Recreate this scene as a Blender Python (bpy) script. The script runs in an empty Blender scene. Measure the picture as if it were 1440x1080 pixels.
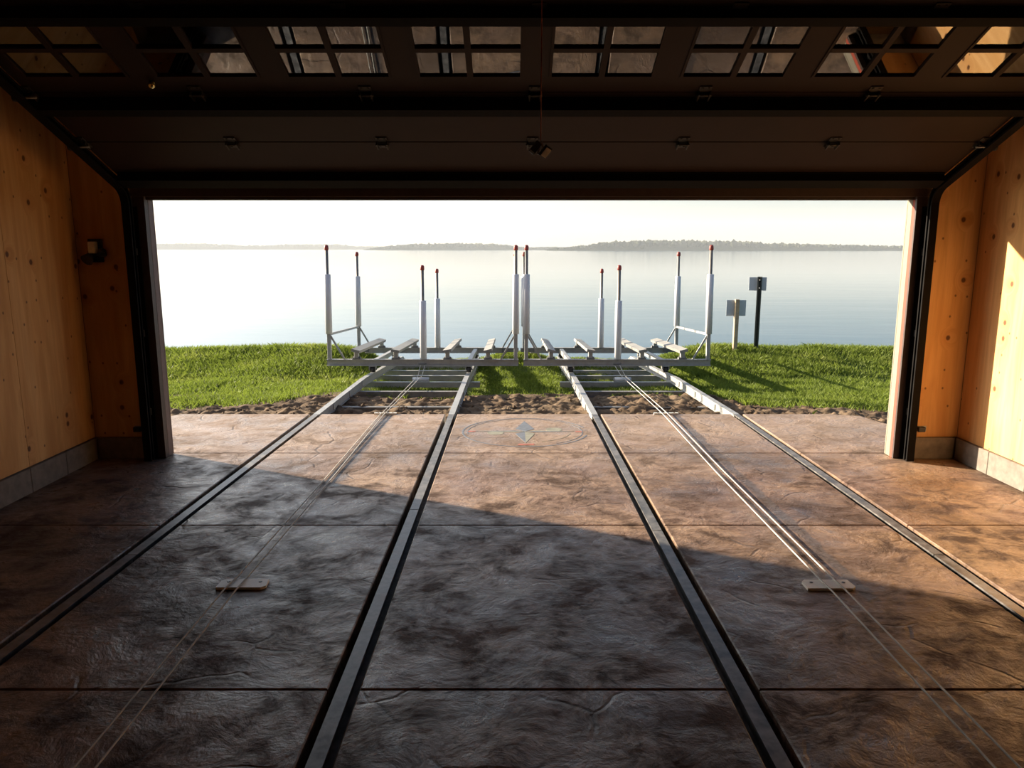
import bpy, math, random
import numpy as np
from math import sin, cos, radians, pi, atan, tan, sqrt
from mathutils import Vector, Matrix

random.seed(7)
SC = bpy.context.scene
COL = SC.collection

# ------------------------------------------------------------------ camera
F_PX, CAM_H = 1050.0, 1.6
PITCH = atan((540 - 349.5) / F_PX)
cam_d = bpy.data.cameras.new('camera')
cam_d.sensor_width = 36.0
cam_d.lens = F_PX / 1440.0 * 36.0
cam_d.clip_end = 6000.0
cam = bpy.data.objects.new('camera', cam_d)
COL.objects.link(cam)
cam.location = (0, 0, CAM_H)
cam.rotation_euler = (pi / 2 - PITCH, 0, 0)
SC.camera = cam

# ------------------------------------------------------------------ light
SUN_EL = radians(17.5)
SUN_AZ = radians(27.5)               # light travels towards +x, -y by this angle
to_sun = Vector((-cos(SUN_AZ) * cos(SUN_EL), sin(SUN_AZ) * cos(SUN_EL), sin(SUN_EL)))
sun_d = bpy.data.lights.new('sun', 'SUN')
sun_d.energy = 9.4
sun_d.color = (1.0, 0.84, 0.63)
sun_d.angle = radians(0.9)
sun = bpy.data.objects.new('sun', sun_d)
COL.objects.link(sun)
sun.rotation_euler = to_sun.to_track_quat('Z', 'Y').to_euler()

world = bpy.data.worlds.new('sky')
SC.world = world
world.use_nodes = True
wn = world.node_tree.nodes
wl = world.node_tree.links
wn.clear()
w_out = wn.new('ShaderNodeOutputWorld')
w_bg = wn.new('ShaderNodeBackground')
w_sky = wn.new('ShaderNodeTexSky')
w_sky.sky_type = 'NISHITA'
w_sky.sun_disc = False
w_sky.sun_elevation = SUN_EL
w_sky.sun_rotation = math.atan2(to_sun.x, to_sun.y)
w_sky.altitude = 0
w_sky.air_density = 1.0
w_sky.dust_density = 1.3
w_sky.ozone_density = 4.0
w_bg.inputs['Strength'].default_value = 0.078
wl.new(w_sky.outputs[0], w_bg.inputs['Color'])
# bright hazy aureole around the sun, fading smoothly over the whole sky
w_tc = wn.new('ShaderNodeTexCoord')
w_nm = wn.new('ShaderNodeVectorMath'); w_nm.operation = 'NORMALIZE'
w_dt = wn.new('ShaderNodeVectorMath'); w_dt.operation = 'DOT_PRODUCT'
w_dt.inputs[1].default_value = to_sun
w_mx = wn.new('ShaderNodeMath'); w_mx.operation = 'MAXIMUM'; w_mx.inputs[1].default_value = 0.0
w_pw = wn.new('ShaderNodeMath'); w_pw.operation = 'POWER'; w_pw.inputs[1].default_value = 2.6
w_ml = wn.new('ShaderNodeMath'); w_ml.operation = 'MULTIPLY'; w_ml.inputs[1].default_value = 1.1
w_b2 = wn.new('ShaderNodeBackground'); w_b2.inputs['Color'].default_value = (1.0, 0.97, 0.90, 1)
w_ad = wn.new('ShaderNodeAddShader')
wl.new(w_tc.outputs['Generated'], w_nm.inputs[0])
wl.new(w_nm.outputs[0], w_dt.inputs[0])
wl.new(w_dt.outputs['Value'], w_mx.inputs[0])
wl.new(w_mx.outputs[0], w_pw.inputs[0])
wl.new(w_pw.outputs[0], w_ml.inputs[0])
wl.new(w_ml.outputs[0], w_b2.inputs['Strength'])
wl.new(w_bg.outputs[0], w_ad.inputs[0])
wl.new(w_b2.outputs[0], w_ad.inputs[1])
wl.new(w_ad.outputs[0], w_out.inputs['Surface'])

SC.view_settings.view_transform = 'Standard'
SC.view_settings.look = 'None'
SC.view_settings.gamma = 1.0
SC.view_settings.use_curve_mapping = False
SC.view_settings.exposure = 0.95

# ------------------------------------------------------------------ helpers
def link(o, parent=None):
    COL.objects.link(o)
    if parent is not None:
        o.parent = parent
    return o

def tag(o, label=None, cat=None, group=None, kind=None):
    if label: o['label'] = label
    if cat: o['category'] = cat
    if group: o['group'] = group
    if kind: o['kind'] = kind
    return o

def empty(name, loc, label=None, cat=None, group=None, rot=(0, 0, 0)):
    o = bpy.data.objects.new(name, None)
    o.empty_display_size = 0.1
    o.location = loc
    o.rotation_euler = rot
    link(o)
    return tag(o, label, cat, group)

class MB:
    """collects simple shapes into one mesh"""
    def __init__(self):
        self.v, self.f, self.s = [], [], []
    def add(self, vs, fs, smooth=False):
        b = len(self.v)
        self.v += [tuple(p) for p in vs]
        self.f += [tuple(i + b for i in f) for f in fs]
        self.s += [smooth] * len(fs)
        return self
    def box(self, x0, x1, y0, y1, z0, z1):
        vs = [(x, y, z) for z in (z0, z1) for y in (y0, y1) for x in (x0, x1)]
        return self.add(vs, [(0, 2, 3, 1), (4, 5, 7, 6), (0, 1, 5, 4), (2, 6, 7, 3), (0, 4, 6, 2), (1, 3, 7, 5)])
    def cbox(self, x0, x1, y0, y1, z0, z1, c=0.004):
        """box with chamfered edges"""
        lo, hi = (x0, y0, z0), (x1, y1, z1)
        vs, idx = [], {}
        for sx in (0, 1):
            for sy in (0, 1):
                for sz in (0, 1):
                    P = [(hi if s else lo)[k] for k, s in enumerate((sx, sy, sz))]
                    sg = [-1 if s else 1 for s in (sx, sy, sz)]
                    for a in range(3):
                        q = [P[k] + (0 if k == a else sg[k] * c) for k in range(3)]
                        idx[(sx, sy, sz, a)] = len(vs); vs.append(q)
        fs = []
        for a in range(3):
            b, d = (a + 1) % 3, (a + 2) % 3
            for s in (0, 1):
                ring = []
                for (u, v) in ((0, 0), (1, 0), (1, 1), (0, 1)):
                    k = [0, 0, 0]; k[a] = s; k[b] = u; k[d] = v
                    ring.append(idx[(k[0], k[1], k[2], a)])
                fs.append(tuple(ring if s else ring[::-1]))
        for a in range(3):      # edges along axis a
            b, d = (a + 1) % 3, (a + 2) % 3
            for u in (0, 1):
                for v in (0, 1):
                    def K(s, ax):
                        k = [0, 0, 0]; k[a] = s; k[b] = u; k[d] = v
                        return idx[(k[0], k[1], k[2], ax)]
                    q = (K(0, b), K(1, b), K(1, d), K(0, d))
                    fs.append(q if (u ^ v) else q[::-1])
        for sx in (0, 1):
            for sy in (0, 1):
                for sz in (0, 1):
                    t = tuple(idx[(sx, sy, sz, a)] for a in range(3))
                    fs.append(t if (sx + sy + sz) % 2 else t[::-1])
        return self.add(vs, fs)
    def prism(self, poly, a0, a1, axis='x'):
        """poly: 2D outline; axis x -> (y,z), y -> (x,z), z -> (x,y)"""
        n = len(poly)
        def P(p, a):
            return {'x': (a, p[0], p[1]), 'y': (p[0], a, p[1]), 'z': (p[0], p[1], a)}[axis]
        vs = [P(p, a0) for p in poly] + [P(p, a1) for p in poly]
        fs = [tuple(range(n))[::-1], tuple(range(n, 2 * n))]
        fs += [(i, (i + 1) % n, n + (i + 1) % n, n + i) for i in range(n)]
        return self.add(vs, fs)
    def tube(self, pts, r, n=8, cap=True, r_end=None):
        pts = [Vector(p) for p in pts]
        m = len(pts)
        rings = []
        ref = Vector((0.013, 0.021, 1.0))
        for i, p in enumerate(pts):
            d = (pts[min(i + 1, m - 1)] - pts[max(i - 1, 0)]).normalized()
            up = ref if abs(d.z) < 0.93 else Vector((1.0, 0.02, 0.01))
            a = d.cross(up).normalized(); b = a.cross(d).normalized()
            rr = r if r_end is None else r + (r_end - r) * i / (m - 1)
            rings.append([p + (a * cos(2 * pi * k / n) + b * sin(2 * pi * k / n)) * rr for k in range(n)])
        base = len(self.v)
        vs = [q for ring in rings for q in ring]
        fs = []
        for i in range(m - 1):
            for k in range(n):
                fs.append((i * n + k, i * n + (k + 1) % n, (i + 1) * n + (k + 1) % n, (i + 1) * n + k))
        self.add(vs, fs, True)
        if cap:
            b = base
            self.f += [tuple(b + k for k in range(n))[::-1], tuple(b + (m - 1) * n + k for k in range(n))]
            self.s += [False, False]
        return self
    def bar(self, p, q, w, h):
        """rectangular bar between two points, w across, h upwards"""
        p, q = Vector(p), Vector(q)
        d = (q - p).normalized()
        up = Vector((0, 0, 1)) if abs(d.z) < 0.98 else Vector((0, 1, 0))
        a = d.cross(up).normalized() * w / 2
        b = a.cross(d).normalized() * h / 2
        vs = [p - a - b, p + a - b, p + a + b, p - a + b, q - a - b, q + a - b, q + a + b, q - a + b]
        return self.add(vs, [(0, 1, 2, 3), (7, 6, 5, 4), (0, 4, 5, 1), (1, 5, 6, 2), (2, 6, 7, 3), (3, 7, 4, 0)])
    def lathe(self, prof, cx, cy, n=12):
        """prof: list of (r, z)"""
        m = len(prof)
        vs = [(cx + r * cos(2 * pi * k / n), cy + r * sin(2 * pi * k / n), z) for r, z in prof for k in range(n)]
        fs = [(i * n + k, i * n + (k + 1) % n, (i + 1) * n + (k + 1) % n, (i + 1) * n + k) for i in range(m - 1) for k in range(n)]
        self.add(vs, fs, True)
        b = len(self.v) - m * n
        self.f += [tuple(b + k for k in range(n))[::-1], tuple(b + (m - 1) * n + k for k in range(n))]
        self.s += [False, False]
        return self
    def sweep(self, prof, path, x):
        """closed profile (dx, dn) swept along a (y,z) path in the plane x = const"""
        n, m = len(prof), len(path)
        vs = []
        for i, (y, z) in enumerate(path):
            y0, z0 = path[max(i - 1, 0)]; y1, z1 = path[min(i + 1, m - 1)]
            L = sqrt((y1 - y0) ** 2 + (z1 - z0) ** 2)
            ny, nz = -(z1 - z0) / L, (y1 - y0) / L
            vs += [(x + a, y + ny * b, z + nz * b) for a, b in prof]
        fs = [(i * n + k, i * n + (k + 1) % n, (i + 1) * n + (k + 1) % n, (i + 1) * n + k) for i in range(m - 1) for k in range(n)]
        fs += [tuple(range(n))[::-1], tuple((m - 1) * n + k for k in range(n))]
        return self.add(vs, fs)
    def mesh(self, name, mat):
        me = bpy.data.meshes.new(name)
        me.from_pydata(self.v, [], self.f)
        me.polygons.foreach_set('use_smooth', self.s)
        if mat: me.materials.append(mat)
        me.update()
        return me
    def build(self, name, mat, parent=None, loc=None, rot=None):
        o = bpy.data.objects.new(name, self.mesh(name, mat))
        if loc: o.location = loc
        if rot: o.rotation_euler = rot
        return link(o, parent)

def copy_obj(o, parent=None):
    c = o.copy()
    return link(c, parent)

def copy_tree(o, parent=None):
    c = copy_obj(o, parent)
    for ch in list(o.children):
        copy_tree(ch, c)
    return c

# ------------------------------------------------------------------ materials
class NT:
    def __init__(self, name):
        self.m = bpy.data.materials.new(name)
        self.m.use_nodes = True
        self.n = self.m.node_tree.nodes
        self.l = self.m.node_tree.links
        self.bsdf = self.n['Principled BSDF']
        self.out = self.n['Material Output']
    def node(self, t, **kw):
        nd = self.n.new(t)
        for k, v in kw.items():
            setattr(nd, k, v)
        return nd
    def link(self, a, b):
        self.l.new(a, b)
    def setv(self, nd, key, val):
        if hasattr(val, 'is_output') or isinstance(val, bpy.types.NodeSocket):
            self.l.new(val, nd.inputs[key])
        elif val is not None:
            nd.inputs[key].default_value = val
    def math(self, op, a, b=None, c=None, clamp=False):
        nd = self.node('ShaderNodeMath', operation=op, use_clamp=clamp)
        self.setv(nd, 0, a)
        if b is not None: self.setv(nd, 1, b)
        if c is not None: self.setv(nd, 2, c)
        return nd.outputs[0]
    def pos(self):
        return self.node('ShaderNodeNewGeometry').outputs['Position']
    def sep(self, v):
        nd = self.node('ShaderNodeSeparateXYZ'); self.link(v, nd.inputs[0])
        return nd.outputs
    def comb(self, x, y, z):
        nd = self.node('ShaderNodeCombineXYZ')
        for k, s in enumerate((x, y, z)): self.setv(nd, k, s)
        return nd.outputs[0]
    def mapping(self, v, scale=(1, 1, 1), loc=(0, 0, 0)):
        nd = self.node('ShaderNodeMapping')
        self.link(v, nd.inputs['Vector'])
        nd.inputs['Scale'].default_value = scale
        nd.inputs['Location'].default_value = loc
        return nd.outputs[0]
    def noise(self, v, scale=1.0, detail=4.0, rough=0.55, dist=0.0):
        nd = self.node('ShaderNodeTexNoise')
        self.link(v, nd.inputs['Vector'])
        nd.inputs['Scale'].default_value = scale
        nd.inputs['Detail'].default_value = detail
        nd.inputs['Roughness'].default_value = rough
        nd.inputs['Distortion'].default_value = dist
        return nd.outputs['Fac']
    def voro(self, v, scale, feature='F1', rand=1.0):
        nd = self.node('ShaderNodeTexVoronoi', feature=feature, voronoi_dimensions='2D')
        self.link(v, nd.inputs['Vector'])
        nd.inputs['Scale'].default_value = scale
        nd.inputs['Randomness'].default_value = rand
        return nd
    def ramp(self, f, stops, interp='LINEAR'):
        nd = self.node('ShaderNodeValToRGB')
        nd.color_ramp.interpolation = interp
        e = nd.color_ramp.elements
        while len(e) < len(stops): e.new(0.5)
        for k, (p, c) in enumerate(stops):
            e[k].position = p
            e[k].color = (c[0], c[1], c[2], 1) if not isinstance(c, (int, float)) else (c, c, c, 1)
        self.link(f, nd.inputs[0])
        return nd.outputs[0]
    def mix(self, f, a, b, mode='MIX'):
        nd = self.node('ShaderNodeMix', data_type='RGBA', blend_type=mode)
        self.setv(nd, 0, f)
        for key, s in ((6, a), (7, b)):
            if isinstance(s, tuple): s = (s[0], s[1], s[2], 1)
            self.setv(nd, key, s)
        return nd.outputs[2]
    def bump(self, h, strength=0.5, dist=0.01, normal=None):
        nd = self.node('ShaderNodeBump')
        nd.inputs['Strength'].default_value = strength
        nd.inputs['Distance'].default_value = dist
        self.link(h, nd.inputs['Height'])
        if normal is not None: self.link(normal, nd.inputs['Normal'])
        return nd.outputs[0]
    def set(self, **kw):
        names = dict(color='Base Color', rough='Roughness', metal='Metallic', normal='Normal', spec='Specular IOR Level', alpha='Alpha', coat='Coat Weight', coat_rough='Coat Roughness')
        for k, v in kw.items():
            if isinstance(v, tuple): v = (v[0], v[1], v[2], 1)
            self.setv(self.bsdf, names[k], v)
        return self.m

def plain(name, color, rough=0.5, metal=0.0, var=0.12, scale=30.0, bump=0.0, spec=0.5):
    t = NT(name)
    n = t.noise(t.pos(), scale, 3.0)
    lo = tuple(max(0, c * (1 - var)) for c in color); hi = tuple(min(1, c * (1 + var)) for c in color)
    c = t.ramp(n, [(0.3, lo), (0.7, hi)])
    kw = dict(color=c, rough=rough, metal=metal, spec=spec)
    if bump: kw['normal'] = t.bump(n, bump, 0.004)
    return t.set(**kw)

def mat_concrete_floor():
    t = NT('stamped_concrete')
    p = t.pos()
    xyz = t.sep(p)
    w = t.noise(t.mapping(p, (1.0, 1.8, 1.0)), 1.3, 3.0)
    warp = t.node('ShaderNodeVectorMath', operation='SCALE')
    nv = t.node('ShaderNodeTexNoise'); t.link(p, nv.inputs['Vector']); nv.inputs['Scale'].default_value = 2.2; nv.inputs['Detail'].default_value = 3
    t.link(nv.outputs['Color'], warp.inputs[0]); warp.inputs['Scale'].default_value = 0.22
    addv = t.node('ShaderNodeVectorMath', operation='ADD'); t.link(p, addv.inputs[0]); t.link(warp.outputs[0], addv.inputs[1])
    q = addv.outputs[0]
    big = t.noise(t.mapping(q, (0.8, 1.2, 1)), 1.1, 6.0, 0.62)
    mid = t.noise(t.mapping(q, (1.0, 1.15, 1)), 4.2, 8.0, 0.68, 0.3)
    fine = t.noise(t.mapping(q, (1.0, 1.2, 1)), 24.0, 4.0, 0.6)
    col = t.ramp(big, [(0.32, (0.045, 0.026, 0.018)), (0.43, (0.135, 0.081, 0.050)), (0.55, (0.265, 0.162, 0.092)), (0.70, (0.385, 0.248, 0.142))])
    col = t.mix(t.ramp(mid, [(0.38, 0.92), (0.54, 0.0)]), col, (0.058, 0.038, 0.03))
    rose = t.noise(t.mapping(p, (1, 1, 1), (7, 3, 0)), 1.7, 4.0)
    col = t.mix(t.math('MULTIPLY', t.ramp(rose, [(0.45, 0.0), (0.68, 1.0)]), 0.45), col, (0.25, 0.165, 0.14))
    col = t.mix(t.math('MULTIPLY', t.ramp(fine, [(0.35, 1.0), (0.6, 0.0)]), 0.35), col, (0.09, 0.06, 0.045))
    # the apron outside is bleached by the weather
    ap = t.node('ShaderNodeMapRange'); t.link(xyz[1], ap.inputs[0]); ap.inputs[1].default_value = 5.0; ap.inputs[2].default_value = 6.6
    col = t.mix(t.math('MULTIPLY', ap.outputs[0], 0.42), col, (0.42, 0.315, 0.235))
    # narrow wobbly dark trails in the colour along the two winch lines
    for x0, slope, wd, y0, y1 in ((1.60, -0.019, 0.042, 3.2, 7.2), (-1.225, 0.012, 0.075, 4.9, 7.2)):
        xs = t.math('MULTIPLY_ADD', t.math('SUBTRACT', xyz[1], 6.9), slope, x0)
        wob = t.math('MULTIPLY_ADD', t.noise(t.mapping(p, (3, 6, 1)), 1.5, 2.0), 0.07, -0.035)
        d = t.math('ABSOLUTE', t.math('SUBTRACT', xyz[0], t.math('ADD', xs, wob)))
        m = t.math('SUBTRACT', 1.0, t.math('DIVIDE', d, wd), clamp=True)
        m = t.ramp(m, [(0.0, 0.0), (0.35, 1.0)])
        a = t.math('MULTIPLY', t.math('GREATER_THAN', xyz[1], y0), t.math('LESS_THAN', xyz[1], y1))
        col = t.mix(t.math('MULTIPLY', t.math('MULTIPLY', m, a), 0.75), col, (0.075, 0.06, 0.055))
    # relief: slate ridges and cracks
    r1 = t.noise(t.mapping(q, (1.0, 1.1, 1)), 4.6, 9.0, 0.66, 0.35)
    vo = t.voro(t.mapping(q, (0.9, 1.2, 1)), 2.3, 'DISTANCE_TO_EDGE')
    crack = t.ramp(vo.outputs['Distance'], [(0.0, 0.0), (0.030, 1.0)])
    part = t.ramp(t.noise(t.mapping(p, (1, 1, 1), (3, 9, 0)), 2.4, 3.0), [(0.53, 0.0), (0.60, 1.0)])
    crack2 = t.math('MULTIPLY', t.math('SUBTRACT', 1.0, crack), part)
    col = t.mix(t.math('MULTIPLY', crack2, 0.55), col, (0.05, 0.035, 0.03))
    h = t.math('SUBTRACT', t.math('ADD', t.math('MULTIPLY', r1, 1.4), t.math('MULTIPLY', fine, 0.24)), t.math('MULTIPLY', crack2, 0.22))
    nrm = t.bump(h, 1.0, 0.014)
    rg = t.ramp(mid, [(0.36, 0.60), (0.62, 0.26)])
    sp = t.ramp(mid, [(0.38, 0.06), (0.60, 0.62)])
    return t.set(color=col, rough=rg, normal=nrm, spec=sp)

def mat_plywood(name, tone=1.0):
    t = NT(name)
    xyz = t.sep(t.pos())
    rnd = t.node('ShaderNodeObjectInfo').outputs['Random']
    u = t.math('ADD', t.math('ADD', xyz[0], xyz[1]), t.math('MULTIPLY', rnd, 13.0))
    v = t.math('ADD', xyz[2], t.math('MULTIPLY', rnd, 7.0))
    c = t.comb(u, v, 0.0)
    # knots: sparse cells
    kn = t.voro(t.mapping(c, (1.0, 0.85, 1)), 4.2, 'F1')
    kd = kn.outputs['Distance']
    kr = t.sep(kn.outputs['Color'])[0]
    here = t.math('GREATER_THAN', kr, 0.66)
    knot = t.math('MULTIPLY', t.ramp(kd, [(0.05, 1.0), (0.085, 0.0)]), here)
    halo = t.math('MULTIPLY', t.ramp(kd, [(0.06, 1.0), (0.34, 0.0)]), here)
    pull = t.math('MULTIPLY', halo, 0.12)
    cu = t.comb(t.math('ADD', u, pull), v, 0.0)
    grain = t.noise(t.mapping(cu, (9.0, 0.55, 1)), 2.2, 5.0, 0.6, 0.4)
    broad = t.noise(t.mapping(cu, (2.2, 0.35, 1)), 1.6, 4.0, 0.55, 0.8)
    fine = t.noise(t.mapping(cu, (60.0, 2.0, 1)), 2.0, 3.0)
    k = tone
    col = t.ramp(broad, [(0.30, (0.42 * k, 0.19 * k, 0.058 * k)), (0.50, (0.57 * k, 0.315 * k, 0.12 * k)), (0.72, (0.66 * k, 0.41 * k, 0.19 * k))])
    col = t.mix(t.math('MULTIPLY', t.ramp(grain, [(0.38, 1.0), (0.60, 0.0)]), 0.42), col, (0.40 * k, 0.20 * k, 0.06 * k))
    col = t.mix(t.math('MULTIPLY', t.ramp(fine, [(0.3, 1.0), (0.7, 0.0)]), 0.16), col, (0.33 * k, 0.19 * k, 0.08 * k))
    col = t.mix(t.math('MULTIPLY', halo, 0.38), col, (0.40 * k, 0.17 * k, 0.05 * k))
    col = t.mix(t.math('MULTIPLY', knot, 0.9), col, (0.09, 0.03, 0.012))
    # small pin knots
    pn = t.voro(t.mapping(c, (1.0, 0.8, 1), (3.1, 1.7, 0)), 9.0, 'F1')
    pk = t.math('MULTIPLY', t.ramp(pn.outputs['Distance'], [(0.045, 1.0), (0.085, 0.0)]), t.math('GREATER_THAN', t.sep(pn.outputs['Color'])[1], 0.78))
    col = t.mix(t.math('MULTIPLY', pk, 0.8), col, (0.10, 0.045, 0.02))
    nrm = t.bump(grain, 0.12, 0.003)
    return t.set(color=col, rough=0.62, normal=nrm, spec=0.3)

def mat_steel(name, base=(0.50, 0.51, 0.51), rough=0.42, metal=0.75, dirt=0.25):
    t = NT(name)
    p = t.pos()
    n = t.noise(p, 14.0, 5.0, 0.6)
    n2 = t.noise(p, 3.0, 4.0)
    lo = tuple(c * (1 - dirt) for c in base)
    c = t.ramp(n, [(0.35, lo), (0.65, base)])
    c = t.mix(t.math('MULTIPLY', t.ramp(n2, [(0.55, 0.0), (0.75, 1.0)]), dirt), c, (0.12, 0.10, 0.085))
    return t.set(color=c, rough=t.ramp(n, [(0.3, rough * 0.8), (0.7, rough * 1.25)]), metal=metal)

def mat_glass():
    t = NT('window_glass')
    fr = t.node('ShaderNodeFresnel'); fr.inputs['IOR'].default_value = 2.2
    gl = t.node('ShaderNodeBsdfGlossy'); gl.inputs['Roughness'].default_value = 0.01
    gl.inputs['Color'].default_value = (0.95, 0.96, 0.95, 1)
    tr = t.node('ShaderNodeBsdfTransparent'); tr.inputs['Color'].default_value = (0.82, 0.84, 0.82, 1)
    mx = t.node('ShaderNodeMixShader')
    t.link(fr.outputs[0], mx.inputs[0]); t.link(tr.outputs[0], mx.inputs[1]); t.link(gl.outputs[0], mx.inputs[2])
    t.link(mx.outputs[0], t.out.inputs['Surface'])
    return t.m

def mat_water():
    t = NT('lake_water')
    p = t.pos()
    a = t.noise(t.mapping(p, (0.35, 1.0, 1)), 0.55, 4.0, 0.55, 0.3)
    b = t.noise(t.mapping(p, (0.12, 0.5, 1)), 0.16, 3.0, 0.5)
    h = t.math('ADD', t.math('MULTIPLY', a, 0.35), t.math('MULTIPLY', b, 0.9))
    nrm = t.bump(h, 0.25, 0.09)
    return t.set(color=(0.045, 0.085, 0.105), rough=0.09, normal=nrm, spec=0.6)

def mat_dirt():
    t = NT('bare_soil')
    p = t.pos()
    n = t.noise(p, 5.0, 8.0, 0.65)
    n2 = t.noise(p, 1.2, 3.0)
    c = t.ramp(n, [(0.30, (0.055, 0.038, 0.026)), (0.52, (0.125, 0.086, 0.056)), (0.75, (0.22, 0.155, 0.10))])
    c = t.mix(t.math('MULTIPLY', t.ramp(n2, [(0.5, 0.0), (0.7, 1.0)]), 0.4), c, (0.23, 0.18, 0.12))
    return t.set(color=c, rough=0.95, normal=t.bump(n, 0.8, 0.02), spec=0.15)

def mat_lawn_soil():
    t = NT('lawn_soil')
    p = t.pos()
    n = t.noise(p, 3.0, 6.0, 0.65)
    c = t.ramp(n, [(0.35, (0.05, 0.075, 0.018)), (0.65, (0.09, 0.12, 0.03))])
    return t.set(color=c, rough=0.95, spec=0.1)

def mat_grass():
    t = NT('grass_blades')
    p = t.pos()
    n = t.noise(p, 1.1, 4.0, 0.6)
    n2 = t.noise(p, 22.0, 2.0)
    c = t.ramp(n, [(0.32, (0.13, 0.18, 0.025)), (0.55, (0.19, 0.25, 0.036)), (0.78, (0.28, 0.31, 0.07))])
    c = t.mix(t.math('MULTIPLY', n2, 0.4), c, (0.075, 0.11, 0.02))
    t.set(color=c, rough=0.6, spec=0.25)
    tl = t.node('ShaderNodeBsdfTranslucent'); t.link(c, tl.inputs['Color'])
    mx = t.node('ShaderNodeMixShader'); mx.inputs[0].default_value = 0.45
    t.link(t.bsdf.outputs[0], mx.inputs[1]); t.link(tl.outputs[0], mx.inputs[2])
    t.link(mx.outputs[0], t.out.inputs['Surface'])
    return t.m

def mat_trees():
    t = NT('far_woods')
    n = t.noise(t.pos(), 0.05, 4.0, 0.6)
    c = t.ramp(n, [(0.35, (0.03, 0.045, 0.02)), (0.65, (0.085, 0.09, 0.045))])
    return t.set(color=c, rough=0.95, spec=0.1)

M = {}
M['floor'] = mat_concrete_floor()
M['plywood'] = mat_plywood('pine_plywood', 1.24)
M['backing'] = plain('stud_backing', (0.20, 0.13, 0.08), 0.8)
M['ceiling'] = plain('ceiling_boards', (0.50, 0.33, 0.17), 0.8, scale=4.0)
M['block'] = plain('concrete_block', (0.19, 0.165, 0.14), 0.9, var=0.22, scale=18.0, bump=0.4)
M['base'] = plain('slab_base', (0.05, 0.042, 0.036), 0.9, scale=12.0)
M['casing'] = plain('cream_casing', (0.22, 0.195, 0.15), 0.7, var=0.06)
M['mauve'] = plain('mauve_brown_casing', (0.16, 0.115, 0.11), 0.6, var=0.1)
M['redprimer'] = plain('red_primer_edge', (0.33, 0.055, 0.03), 0.7, var=0.08)
M['jamb'] = plain('dark_brown_jamb', (0.055, 0.036, 0.031), 0.55)
M['door'] = plain('brown_door_skin', (0.024, 0.0135, 0.010), 0.6, var=0.08, scale=6.0, spec=0.15)
M['blacksteel'] = plain('black_strut', (0.007, 0.006, 0.006), 0.7, scale=20.0, spec=0.08)
M['track'] = mat_steel('dark_track_steel', (0.016, 0.016, 0.017), 0.55, 0.2, 0.4)
M['hinge'] = mat_steel('hinge_steel', (0.06, 0.055, 0.05), 0.5, 0.6, 0.4)
M['glass'] = mat_glass()
M['rail'] = mat_steel('rail_steel', (0.26, 0.25, 0.24), 0.45, 0.5, 0.6)
M['galv'] = mat_steel('galvanised_steel', (0.40, 0.405, 0.40), 0.5, 0.45, 0.2)
M['galv_pipe'] = mat_steel('galvanised_pipe', (0.26, 0.24, 0.215), 0.5, 0.4, 0.25)
M['wheel'] = plain('black_wheel', (0.03, 0.03, 0.03), 0.7)
M['pvc'] = plain('white_pvc', (0.66, 0.68, 0.72), 0.4, var=0.03)
M['redcap'] = plain('red_cap', (0.30, 0.045, 0.035), 0.5, var=0.1)
M['rope'] = plain('white_rope', (0.50, 0.48, 0.44), 0.8, var=0.15, scale=200.0)
M['poly'] = plain('white_guide_block', (0.80, 0.76, 0.68), 0.5, var=0.05)
M['screw'] = plain('dark_screw', (0.05, 0.045, 0.04), 0.4, 0.6)
M['bunk'] = mat_steel('bunk_board', (0.30, 0.295, 0.275), 0.6, 0.15, 0.25)
M['dirt'] = mat_dirt()
M['soil'] = mat_lawn_soil()
M['grass'] = mat_grass()
M['water'] = mat_water()
M['trees'] = mat_trees()
M['tiewood'] = mat_steel('tie_channel', (0.22, 0.22, 0.22), 0.6, 0.35, 0.4)
M['signback'] = mat_steel('sign_back', (0.52, 0.58, 0.66), 0.5, 0.3, 0.1)
M['signwood'] = plain('weathered_post', (0.42, 0.33, 0.22), 0.85, var=0.2)
M['signpost'] = plain('dark_green_post', (0.05, 0.055, 0.05), 0.55)
M['cord'] = plain('reddish_cord', (0.30, 0.09, 0.06), 0.7)
M['paletag'] = plain('pale_tag', (0.82, 0.78, 0.62), 0.4)
M['brass'] = plain('brass', (0.88, 0.82, 0.42), 0.18, 0.9)
M['darkbox'] = plain('dark_plastic', (0.025, 0.022, 0.022), 0.5)
M['inlay_blue'] = plain('blue_grey_inlay', (0.12, 0.135, 0.16), 0.6, var=0.3, scale=16.0)
M['inlay_green'] = plain('pale_green_inlay', (0.22, 0.215, 0.165), 0.6, var=0.25, scale=16.0)
M['inlay_red'] = plain('red_inlay', (0.36, 0.12, 0.085), 0.6, var=0.3, scale=20.0)

# ------------------------------------------------------------------ layout constants
XL, XR = -3.215, 3.435           # inner faces of the side walls
YF = 5.60                        # inner face of the front wall
YO = 5.70                        # outer face of the front wall
YB = -5.0                        # back wall
OL, OR, OH = -2.68, 2.95, 1.952  # clear opening
TH = radians(22.3)               # pitch of roof and of the raised door
Y_SLAB = 7.17
DX = 0.13                        # centre of the door

RAILS = [((2.75, -2.054), (7.19, -1.927), (9.7, -1.862), (12.0, -1.83)),
         ((2.087, -0.624), (7.19, -0.596), (9.7, -0.578), (12.0, -0.57)),
         ((2.087, 0.857), (7.19, 0.813), (9.7, 0.786), (12.0, 0.77)),
         ((3.10, 2.286), (7.19, 2.208), (9.7, 2.055), (12.0, 1.99))]
def rail_x(i, y):
    P = RAILS[i]
    k = 0
    while k < len(P) - 2 and y > P[k + 1][0]: k += 1
    (a, xa), (b, xb) = P[k], P[k + 1]
    return xa + (xb - xa) * (y - a) / (b - a)
def rail_z(y):
    return 0.0 if y < 9.3 else -0.05 * (y - 9.3) if y < 12.2 else -0.145 - 0.35 * (y - 12.2)

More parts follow.
